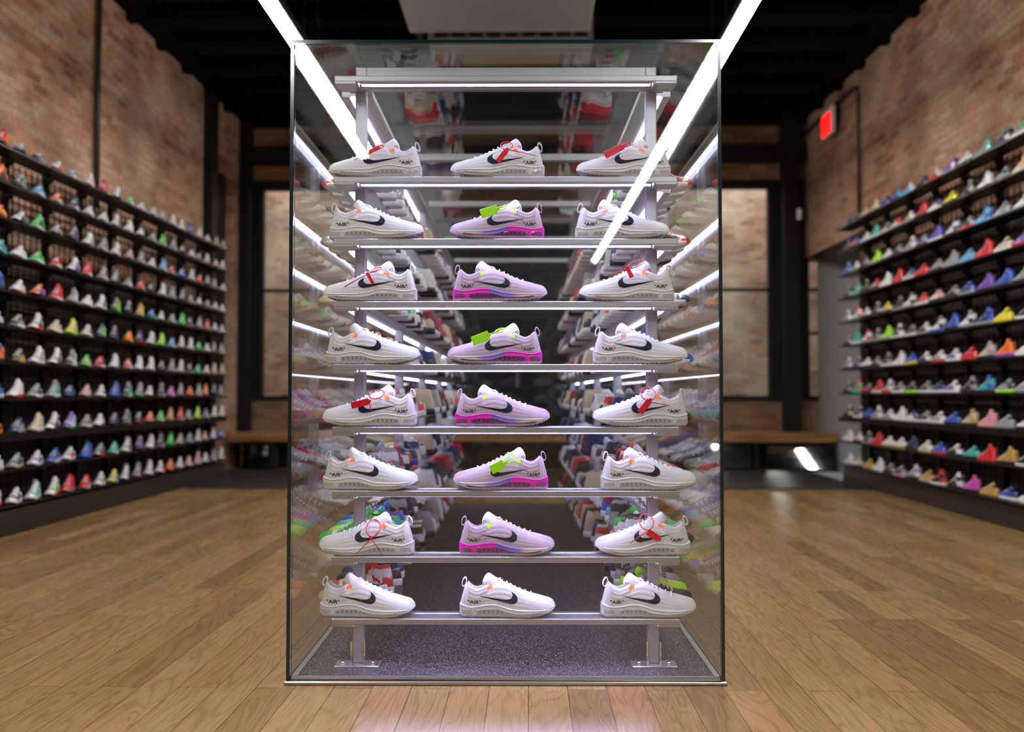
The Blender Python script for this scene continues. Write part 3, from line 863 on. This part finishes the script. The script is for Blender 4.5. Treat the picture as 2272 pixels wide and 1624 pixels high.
def add_hero(kind, d, loc, rz, label):
    o = empty('sneaker', loc, rz); tag(o, label, 'sneaker', 'sneakers on the front rack of the case')
    v = variant(kind, d)
    up = link_mesh('upper', v['upper'], o)
    mid = link_mesh('midsole', v['midsole'], o)
    for k in ('piping', 'air_window'): link_mesh(k, v[k], mid)
    link_mesh('outsole', v['outsole'], o)
    for k in ('swoosh', 'lettering'): link_mesh(k, v[k], up)
    tb = link_mesh('tab', v['tab'], o); tb['label'] = 'lime tab' if kind == 'lav' else 'orange tab'
    tg = link_mesh('tongue', v['tongue'], o); link_mesh('tongue_mark', v['tongue_mark'], tg)
    link_mesh('laces', v['laces'], o); link_mesh('pull_tab', v['pull_tab'], o)
    return o
rnd = random.Random(3)
for r, row in enumerate(ROWS):
    for c, (kind, d, px) in enumerate(row):
        name = 'lavender mesh sneaker with magenta sole' if kind == 'lav' else 'white mesh sneaker'
        tie = TIES.get((r, c))
        lab = '%s%s, %s shelf in the case, %s' % (name, '' if not tie or kind == 'lav' else ' under '+tie, ORD[r], ENDS[c])
        x = px
        rz = PHI + math.radians([-1.5, 0, 1.5][c]*.5 + rnd.uniform(-1.5, 1.5))
        add_hero(kind, d, cw(x, .076, SZ[r+1]+.0006), rz, lab)

# ------------------------------------------------------------------ zip ties (positions in case x and height, metres)
def tie(name_mat, label, ring=None, plate=None, tails=(), y=.021):
    zs = []
    m = M[name_mat]
    if ring: x0, z0 = ring[0], ring[1]
    else: x0, z0 = plate[0], plate[1]
    o = empty('zip_tie', cw(x0, y, z0), PHI); tag(o, label, 'zip tie', 'plastic zip ties looped on the case sneakers')
    def P(x, z, yy): return (x-x0, yy-y, z-z0)
    if ring:
        x, z, rx, rz_, rot = ring; pts = []
        for a in np.linspace(0, 2*PI, 33)[:-1]:
            px, pz = rx*math.cos(a), rz_*math.sin(a)
            qx, qz = px*math.cos(rot)-pz*math.sin(rot), px*math.sin(rot)+pz*math.cos(rot)
            pts.append(P(x+qx, z+qz, y+.020+.022*qz/max(rz_, rx)))
        MB().tube(pts, .0017, 6, closed=True).build('loop', m, o)
    if plate:
        x, z, ln, wd, rot = plate
        b = MB().box(-ln/2, ln/2, -.0011, .0011, -wd/2, wd/2, bev=.0009)
        cr, sr = math.cos(rot), math.sin(rot)
        b.v = [(P(x, z, y)[0]+a*cr-c*sr, P(x, z, y)[1]+bb, P(x, z, y)[2]+a*sr+c*cr) for a, bb, c in b.v]
        b.build('tag_plate', m, o)
        k = MB().box(-.006, .006, -.003, .004, -.005, .005, bev=.0012)
        k.v = [(P(x, z, y)[0]+(a+ln/2)*cr-c*sr, P(x, z, y)[1]+bb, P(x, z, y)[2]+(a+ln/2)*sr+c*cr) for a, bb, c in k.v]
        k.build('clasp', m, o)
    for (xa, za, ya), (xb, zb, yb) in tails:
        MB().tube([P(xa, za, ya), P((xa+xb)/2, (za+zb)/2+.001, (ya+yb)/2), P(xb, zb, yb)], [.0016, .0015, .0009], 6).build('tail', m, o)
    return o

R_ = math.radians
tie('red_tie', 'red zip tie on the top shelf sneaker at the end away from exit sign', ring=(-0.3948,1.6402,.016,.009,R_(35)),
    plate=(-0.4069,1.6269,.030,.013,R_(25)), tails=[((-0.4112,1.6204,0.0190),(-0.4691,1.5990,0.0350)), ((-0.3918,1.6343,0.0250),(-0.3793,1.6480,0.0350))])
tie('red_tie', 'red zip tie with tag on the middle sneaker of the top shelf', ring=(0.0031,1.6453,.0185,.0175,0),
    plate=(-0.0104,1.6085,.047,.016,R_(52)), tails=[((0.0099,1.6258,0.0180),(0.0959,1.6076,0.0210))])
tie('red_tie', 'large red tag on the top shelf sneaker at the end toward exit sign', ring=(0.3750,1.6482,.018,.008,R_(32)),
    plate=(0.3333,1.6234,.064,.022,R_(27)), tails=[((0.3591,1.6343,0.0190),(0.3843,1.6552,0.0310))])
tie('red_tie', 'red zip tie with long tail on third shelf, end away from exit sign', ring=(-0.4008,1.2591,.017,.006,R_(30)),
    plate=(-0.4142,1.2273,.034,.010,R_(120)), tails=[((-0.4959,1.2029,0.0250),(-0.4245,1.2416,0.0190)), ((-0.4245,1.2416,0.0190),(-0.3928,1.2591,0.0350))])
tie('red_tie', 'red zip tie lying back on third shelf, end toward exit sign', ring=(0.4021,1.2760,.028,.009,R_(24)),
    plate=(0.3804,1.2472,.034,.013,R_(115)), tails=[((0.3717,1.2571,0.0190),(0.3136,1.2391,0.0270))])
tie('lime_tie', 'lime tag on the lavender sneaker of the second shelf', ring=(-0.0119,1.4507,.014,.007,R_(20)),
    plate=(-0.0508,1.4361,.054,.028,R_(17)), tails=[((-0.0231,1.4457,0.0190),(0.0060,1.4546,0.0300))], y=.022)
tie('lime_tie', 'lime tag sticking out from the lavender sneaker of the fourth shelf', ring=(-0.0179,1.0705,.016,.006,R_(22)),
    plate=(-0.0767,1.0454,.055,.028,R_(21)), tails=[((-0.0491,1.0569,0.0190),(-0.0064,1.0758,0.0300))], y=.022)
tie('lime_tie', 'lime tag crossing the lavender sneaker of the sixth shelf', ring=(0.0079,0.6735,.020,.008,R_(35)),
    plate=(-0.0241,0.6527,.046,.028,R_(27)), tails=[((-0.0020,0.6656,0.0190),(0.0403,0.6581,0.0190)), ((-0.0020,0.6656,0.0190),(0.0252,0.6829,0.0310))], y=.022)
tie('red_tie', 'red tag hanging level on fifth shelf sneaker, end away from exit sign', ring=(-0.3965,0.8734,.0225,.013,R_(14)),
    plate=(-0.4444,0.8457,.056,.020,R_(14)), tails=[((-0.4170,0.8522,0.0190),(-0.4093,0.8184,0.0210))])
tie('red_tie', 'red tag with round loop on fifth shelf, end toward exit sign', ring=(0.4389,0.8748,.0225,.0205,0),
    plate=(0.4256,0.8368,.050,.019,R_(50)), tails=[((0.4444,0.8502,0.0190),(0.5060,0.8363,0.0210))])
tie('red_tie', 'crossed red zip tie on seventh shelf, end away from exit sign', ring=(-0.4056,0.4641,.0210,.0230,0),
    tails=[((-0.4246,0.4552,0.0210),(-0.3766,0.3897,0.0210)), ((-0.3869,0.4552,0.0210),(-0.4544,0.3884,0.0190))])
tie('red_tie', 'red zip tie with slanted tag on seventh shelf, end toward exit sign', ring=(0.4316,0.4830,.0210,.0215,0),
    plate=(0.4494,0.4453,.042,.020,R_(-32)), tails=[((0.4301,0.4576,0.0190),(0.3793,0.4208,0.0210))])

# ================================================================== racked sneakers
LOW_ZT = [(0,.12),(.012,.15),(.03,.215),(.06,.262),(.09,.262),(.14,.242),(.2,.232),(.27,.262),(.31,.300),(.36,.325),(.43,.322),(.5,.295),(.6,.252),(.7,.215),(.8,.196),(.88,.183),(.94,.166),(.975,.142),(1,.105)]
HIGH_ZT = [(0,.12),(.012,.15),(.03,.25),(.06,.385),(.09,.425),(.14,.422),(.2,.412),(.27,.430),(.31,.452),(.36,.440),(.43,.385),(.5,.328),(.6,.265),(.7,.220),(.8,.198),(.88,.184),(.94,.166),(.975,.142),(1,.105)]
FLAT_ZM = [(0,.100),(.05,.108),(.2,.100),(.5,.092),(.8,.088),(1,.092)]
def rack_meshes(high, fine):
    S = Shoe(HIGH_ZT if high else LOW_ZT, FLAT_ZM, L=.236, insole=.14 if not high else .2, ridges=False)
    nS, nT, nI = (40, 14, 8) if fine else (26, 8, 6)
    up = S.upper(nS, nT, nI)
    for i, f in enumerate(up.f):
        c = np.mean([up.v[k] for k in f], axis=0); u = c[0]/S.L+.5; z = c[2]/S.L; yy = abs(c[1])/S.L
        t = z/max(S.zt(u), .05)
        ye, ze = S.edge_pt(u)
        if S.opening(u) > .5 and (yy < ye-.008): up.m[i] = 2; continue
        band = .17+.16*(1-abs(u-.45)/.28) if .2 < u < .7 else 9
        if abs(z-band) < .032 and yy > .05: up.m[i] = 1; continue
        up.m[i] = 1 if (u > .80 or (u < .17 and z < .24) or (.33 < u < .72 and t > .80) or (high and u < .30 and z > .37)) else 0
    so = S.midsole(30 if fine else 20, 4)
    top = .12 if high else 0.0
    prof = [(.27,.24+top*.6),(.245,.30+top),(.255,.36+top),(.285,.395+top),(.315,.395+top),(.36,.36+top*.9),(.45,.322+top*.3),(.42,.28+top*.3),(.33,.25+top*.6)]
    cx_, cz_ = .33, .32+top*.75; G = []
    for k in range(7):
        y = -.075+.15*k/6; q = abs(y)/.075; sc = (max(1-q**4, 0))**.5*.9+.1
        G.append([S.pt(cx_+(a-cx_)*sc, y, cz_+(b_-cz_)*sc, 1) for a, b_ in prof])
    tg = MB(); tg.grid(G, 0, True, wrap=True)
    for k, u in enumerate(np.linspace(.37, .70, 7 if fine else 5)):
        ye, ze = S.edge_pt(u); P = []
        for q in np.linspace(-1, 1, 5):
            P.append(S.pt(u, q*(ye+.01), ze+(S.zt(u)-ze)*(1-q*q)+.008*(1-abs(q)**3)-.004, 1))
        tg.tube(P, .0034, 5, m=1)
    r = {'upper': up.mesh('rack_upper'), 'sole': so.mesh('rack_sole'), 'tongue': tg.mesh('rack_tongue')}
    set_mats(r['upper'], [M['shoe_body'], M['shoe_accent'], M['lining']]); set_mats(r['sole'], [M['shoe_body']]); set_mats(r['tongue'], [M['shoe_body'], M['shoe_accent']])
    return r
RM = {(h, f): rack_meshes(h, f) for h in (0, 1) for f in (0, 1)}
PAL = {'w':((.70,.69,.71),'white'), 'g':((.27,.28,.30),'grey'), 'k':((.018,.018,.022),'black'), 'r':((.62,.02,.035),'red'), 'b':((.03,.09,.50),'blue'),
       'n':((.025,.035,.14),'navy'), 'y':((.75,.62,.01),'yellow'), 'o':((.85,.16,.015),'orange'), 't':((.04,.42,.34),'teal'), 'v':((.17,.07,.42),'purple'),
       'p':((.68,.30,.33),'pink'), 'P':((.60,.08,.42),'magenta'), 'm':((.38,.80,.02),'lime'), 'c':((.55,.44,.31),'cream'), 'G':((.04,.50,.06),'green'),
       's':((.12,.36,.62),'pale blue'), 'a':((.22,.012,.03),'maroon'), 'O':((.48,.29,.07),'gold')}
SRC = {}
def place_sneaker(code, high, fine, loc, rz, label, group, soles='wwwgk'):
    body, acc = code[0], code[1]; sole = code[2] if len(code) > 2 else rs.choice(soles+body)
    name = 'high_top_sneaker' if high else 'low_top_sneaker'
    key = (high, fine)
    if key not in SRC:
        o = empty(name); ms = RM[key]
        kids = [link_mesh(k, ms[k], o) for k in ('upper', 'sole', 'tongue')]; SRC[key] = (o, kids)
        o['label'] = ''; first = True
    else:
        s0, k0 = SRC[key]; o = s0.copy(); COL.objects.link(o); kids = []
        for ch in k0:
            c = ch.copy(); COL.objects.link(c); c.parent = o; kids.append(c)
    o.location = loc; o.rotation_euler = (0, 0, rz)
    tag(o, label, 'high-top sneaker' if high else 'low-top sneaker', group)
    cb, ca, cs = PAL[body][0], PAL[acc][0], PAL[sole][0]
    kids[0].color = (*cb, 1); kids[0]['accent'] = [float(x) for x in ca]
    kids[1].color = (*cs, 1)
    tc = ca if acc != 'k' else PAL['g'][0]
    kids[2].color = (*tc, 1); kids[2]['accent'] = [float(x) for x in (PAL['w'][0] if body != 'w' else PAL[acc][0] if acc in 'wgc' else PAL['w'][0])]
    return o
NTH = ['first','second','third','fourth','fifth','sixth','seventh','eighth','ninth','tenth','eleventh','twelfth','thirteenth','fourteenth','fifteenth','sixteenth','seventeenth','eighteenth','nineteenth']
SHF = ['top','second','third','fourth','fifth','sixth','seventh','eighth','ninth','tenth','lowest']
def cname(code):
    a, b_ = PAL[code[0]][1], PAL[code[1]][1]
    return a if a == b_ else '%s %s' % (a, b_)

LEFT = [
 'or gg gk rw kg rw rr kw mG gw kw gg ow Gw bb pw gw mg kg',
 'ko gk ss kow kn ww gw kw ww gw kgw GG kg cg ww ng pw ow gw',
 'yrr kw kG cg nk gw kg gw gp kg gw ss or bs kw ooo kg cg ww',
 'vtt ww GG rr nw rr kg kg wg pr vk gw sg kg cg ww kg rw ww',
 'nb wwp bo rr wg ww kw mkG kk yO Gb gw sg GG kk cg rr gw gw',
 'wg gk kwr cc gym kw mn nk ooy nnr gw Gm vs gw kw gG ww kg cg',
 'on OkO gw aw wk cG krw wwg wrw ww pw gk kg kw vk Gtm owp cc gc',
 'bb wwr kg tg bn pp kw bb tk kgG gw kk PP kg oor cg so nk kg',
 'koo gn cc kw wvG kg wwa nk gk kkr oov gG cO rr kg cmm wg sw ww',
 'ww kgc vw nb rw bb kgr tt kwc vk ww kk GG kc kgw pw gp bw wb',
 'wrr kw tw Gwr rr rr kw bys kw kgr gw bwo ooo gw pp gpw cw wg kw']
RIGHT = [
 'sb gG kg gt ww vp rw kn sw bs vn cc cc nk gk',
 'sb co gk ww kg yy wn rr Ow wr ck tt ww ob kb',
 'sk wk gg sb kgr wn bv vg gw kg ww mm kg gw bs',
 'pv vvr cc rr ss gg gg rr gn rr ww gr kk tg kg',
 'gw gG bb vv nb kg wp rr wk kkg cy kg pw wot gw',
 'aw kkw yy nb wkg bb wkb kw kkw kw mm kg wr tt kg',
 'ww ww oov cg rr vw gwr kw bby ww kg kg ww ng gw',
 'mk gw gkm tb kg vw nnw kgw kkm kgw gwr rr rk to kg',
 'nw wn gg pp cO bb gww kg wn ww gw gw bb kg kc',
 'kk kg OO rr tt kw bbr cw kn wwO wwO rr kg pw ww',
 'tb wc bn OO PP kw krw OOc gw kgp kg ww OO wc ww']
rs = random.Random(11)
def wall_rack(side, rows, y0, step, ztop, zstep, xc, rz, words, rackname):
    nrow = 11
    for r in range(nrow):
        z = ztop - r*zstep
        for i, code in enumerate(rows[r].split()):
            high = 1 if rs.random() < .5 else 0
            n = len(rows[r].split()); k = n-1-i
            lab = '%s %s sneaker, %s, %s shelf down, %s from window end' % (cname(code), 'high-top' if high else 'low-top', words, SHF[r], NTH[k])
            if r in (0, 10): lab = lab.replace(' shelf down', ' shelf')
            if high and code[0] in 'w' and rs.random() < .3: pass
            y = y0 + i*step + rs.uniform(-.004, .004)
            
            place_sneaker(code, high, 0, (xc + rs.uniform(-.008,.008), y, z+.001), rz+math.radians(rs.uniform(-2, 2)), lab,
                          'sneakers on the %s' % rackname, 'wwwgk' if side < 0 else 'wkgk'+code[0])
wall_rack(-1, LEFT, 5.42, .2235, 2.39, .2202, -3.235, math.radians(-74), 'rack opposite exit sign', 'rack opposite the exit sign')
wall_rack(1, RIGHT, 5.50, .243, 2.511, .2331, 3.145, math.radians(88), 'exit sign wall', 'exit sign wall')

def rack_frame(xa, xb, xw, y0, y1, ztop, zstep, face, label, dx, zp):
    """xa..xb shelf depth, xw wire plane"""
    xo = (xa+xb)/2
    o = empty('wall_shoe_rack', (xo, (y0+y1)/2, 0)); tag(o, label, 'rack')
    lo_, hi_ = min(xa, xb), max(xa, xb)
    for r in range(11):
        z = ztop - r*zstep
        th = .045 if r == 8 else .013
        b = MB().box(lo_, hi_, y0, y1, z-th, z, bev=.002)
        yy = y0+.02
        while yy < y1:
            b.box(*sorted((xa, xw-dx*.018 if dx < 0 else xw+.018)), yy-.004, yy+.004, z-.035, z-.004); yy += .49
        rel(b, o).build('shelf', M['black_steel'], o)
    y = y0+.02; i = 0
    while y < y1:
        rel(MB().box(*sorted((xw-.018, xw+.018)), y-.018, y+.018, .0, ztop+.02), o).build('post', M['black_steel'], o); y += .49
    b = MB(); yy = y0
    while yy <= y1:
        b.box(xw-.003, xw+.003, yy-.003, yy+.003, .15, ztop); yy += .075
    z = .16
    while z < ztop:
        b.box(xw-.0035, xw+.0035, y0, y1, z-.003, z+.003); z += .055 if int(z*100) % 3 else .11
    g = rel(b, o).build('wire_grid', M['black_steel'], o)
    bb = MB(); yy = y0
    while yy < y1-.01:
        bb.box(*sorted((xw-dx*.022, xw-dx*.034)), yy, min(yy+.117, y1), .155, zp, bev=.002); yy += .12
    rel(bb, o).build('added_dark_backing', M['dark_backing'], o)  # added dark boards, stand in for shaded, stained brick behind the lower shelves
    rel(MB().box(*sorted((face, xw)), y0, y1, 0, .155, bev=.004), o).build('base_board', M['darkwood'], o)
    return o
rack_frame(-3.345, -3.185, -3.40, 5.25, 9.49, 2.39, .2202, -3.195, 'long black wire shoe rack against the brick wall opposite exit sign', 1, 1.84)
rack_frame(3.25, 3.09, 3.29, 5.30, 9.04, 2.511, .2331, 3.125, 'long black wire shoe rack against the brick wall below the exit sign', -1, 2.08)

# sneakers along both long sides inside the case, toes to the glass
SIDE_L = ['wr wg og vw rw bw wk Gw kr bw', 'wgw wg wkw ww gw vw wg kw ow gw', 'mcc cmc gcc yk wG kw bw gw rk cw', 'ccc kcc ckg Okc gw vw Ow ww rk bw',
          'yrw ykw wP cOw tw pP kw gr wr cw', 'oaw ogw wg Oac gwk wr bk cw ww Ow', 'wGw wm Gtw rbG gkw ck kk gwk ow kg', 'wcO wrw gkw knw wgk cw kr wk gw bw']
SIDE_R = ['krw kww gGw wk rw kG pw gw kw wk', 'krw rww kbw wnk ow bw gw kw rw cw', 'wnw won nbw bww kow rw gw kw cw ww', 'wbw kgw rww bwk sw wr kw gO kw gw',
          'kkk gtw bsw cgw ktw rw yk gw kw nw', 'wbw rwr krw gcw Ogw yk ww nk gw kw', 'wkw gww kGw cgg bsw rbw kw gw ww kg', 'kkr ymw kgw gkw wbk yG gw kw rw kk']
YS0, DY = .235, .136
for sx, SIDE, words in ((-1, SIDE_L, 'case pane away from exit sign'), (1, SIDE_R, 'case pane nearer exit sign')):
    for r in range(8):
        for i, code in enumerate(SIDE[r].split()):
            if i >= 3 and rs.random() < .6: code = rs.choice('kkgnwcakgw') + code[1:]
            high = 1 if rs.random() < .40 else 0
            x, y = sx*(.497+rs.uniform(-.006,.006)), YS0+i*DY
            lab = '%s %s sneaker, %s, %s shelf, %s behind front' % (PAL[code[0]][1], 'high-top' if high else 'low-top', words, ORD[r], NTH[i])
            place_sneaker(code, high, 1 if i < 5 else 0, cw(x, y, SZ[r+1]+.001), PHI + (PI if sx < 0 else 0) + math.radians(rs.uniform(-4, 4)), lab,
                          'sneakers on the side racks of the case')
# the far rest of the side racks
cols = ['w','g','k','c','n','c','k','k','g','w','a','r']
mats = [mat('far_sneaker_'+PAL[c][1].replace(' ', '_'), PAL[c][0], .45) for c in cols]
S = Shoe(LOW_ZT, FLAT_ZM, L=.285, ridges=False); SH = Shoe(HIGH_ZT, FLAT_ZM, L=.285, insole=.2, ridges=False)
lowu, highu, sol = S.upper(12, 4, 4), SH.upper(12, 4, 4), S.midsole(12, 2)
b = MB()
for sx in (-1, 1):
    for r in range(8):
        for i in range(10, 29):
            x, y = sx*.497, YS0+i*DY; ang = PHI + (PI if sx < 0 else 0)
            px, py, pz = cw(x, y, SZ[r+1]+.001); c, s_ = math.cos(ang), math.sin(ang)
            for g, m in ((rs.choice([lowu, highu]), rs.randrange(len(cols))), (sol, rs.choice([0, 0, 0, 2, 6]))):
                b.add([(px+vx*c-vy*s_, py+vx*s_+vy*c, pz+vz) for vx, vy, vz in g.v], g.f, m, True)
o = b.build('distant_sneakers', mats)
tag(o, 'crowded far sneakers filling the back half of the case side racks', 'sneakers', kind='stuff')
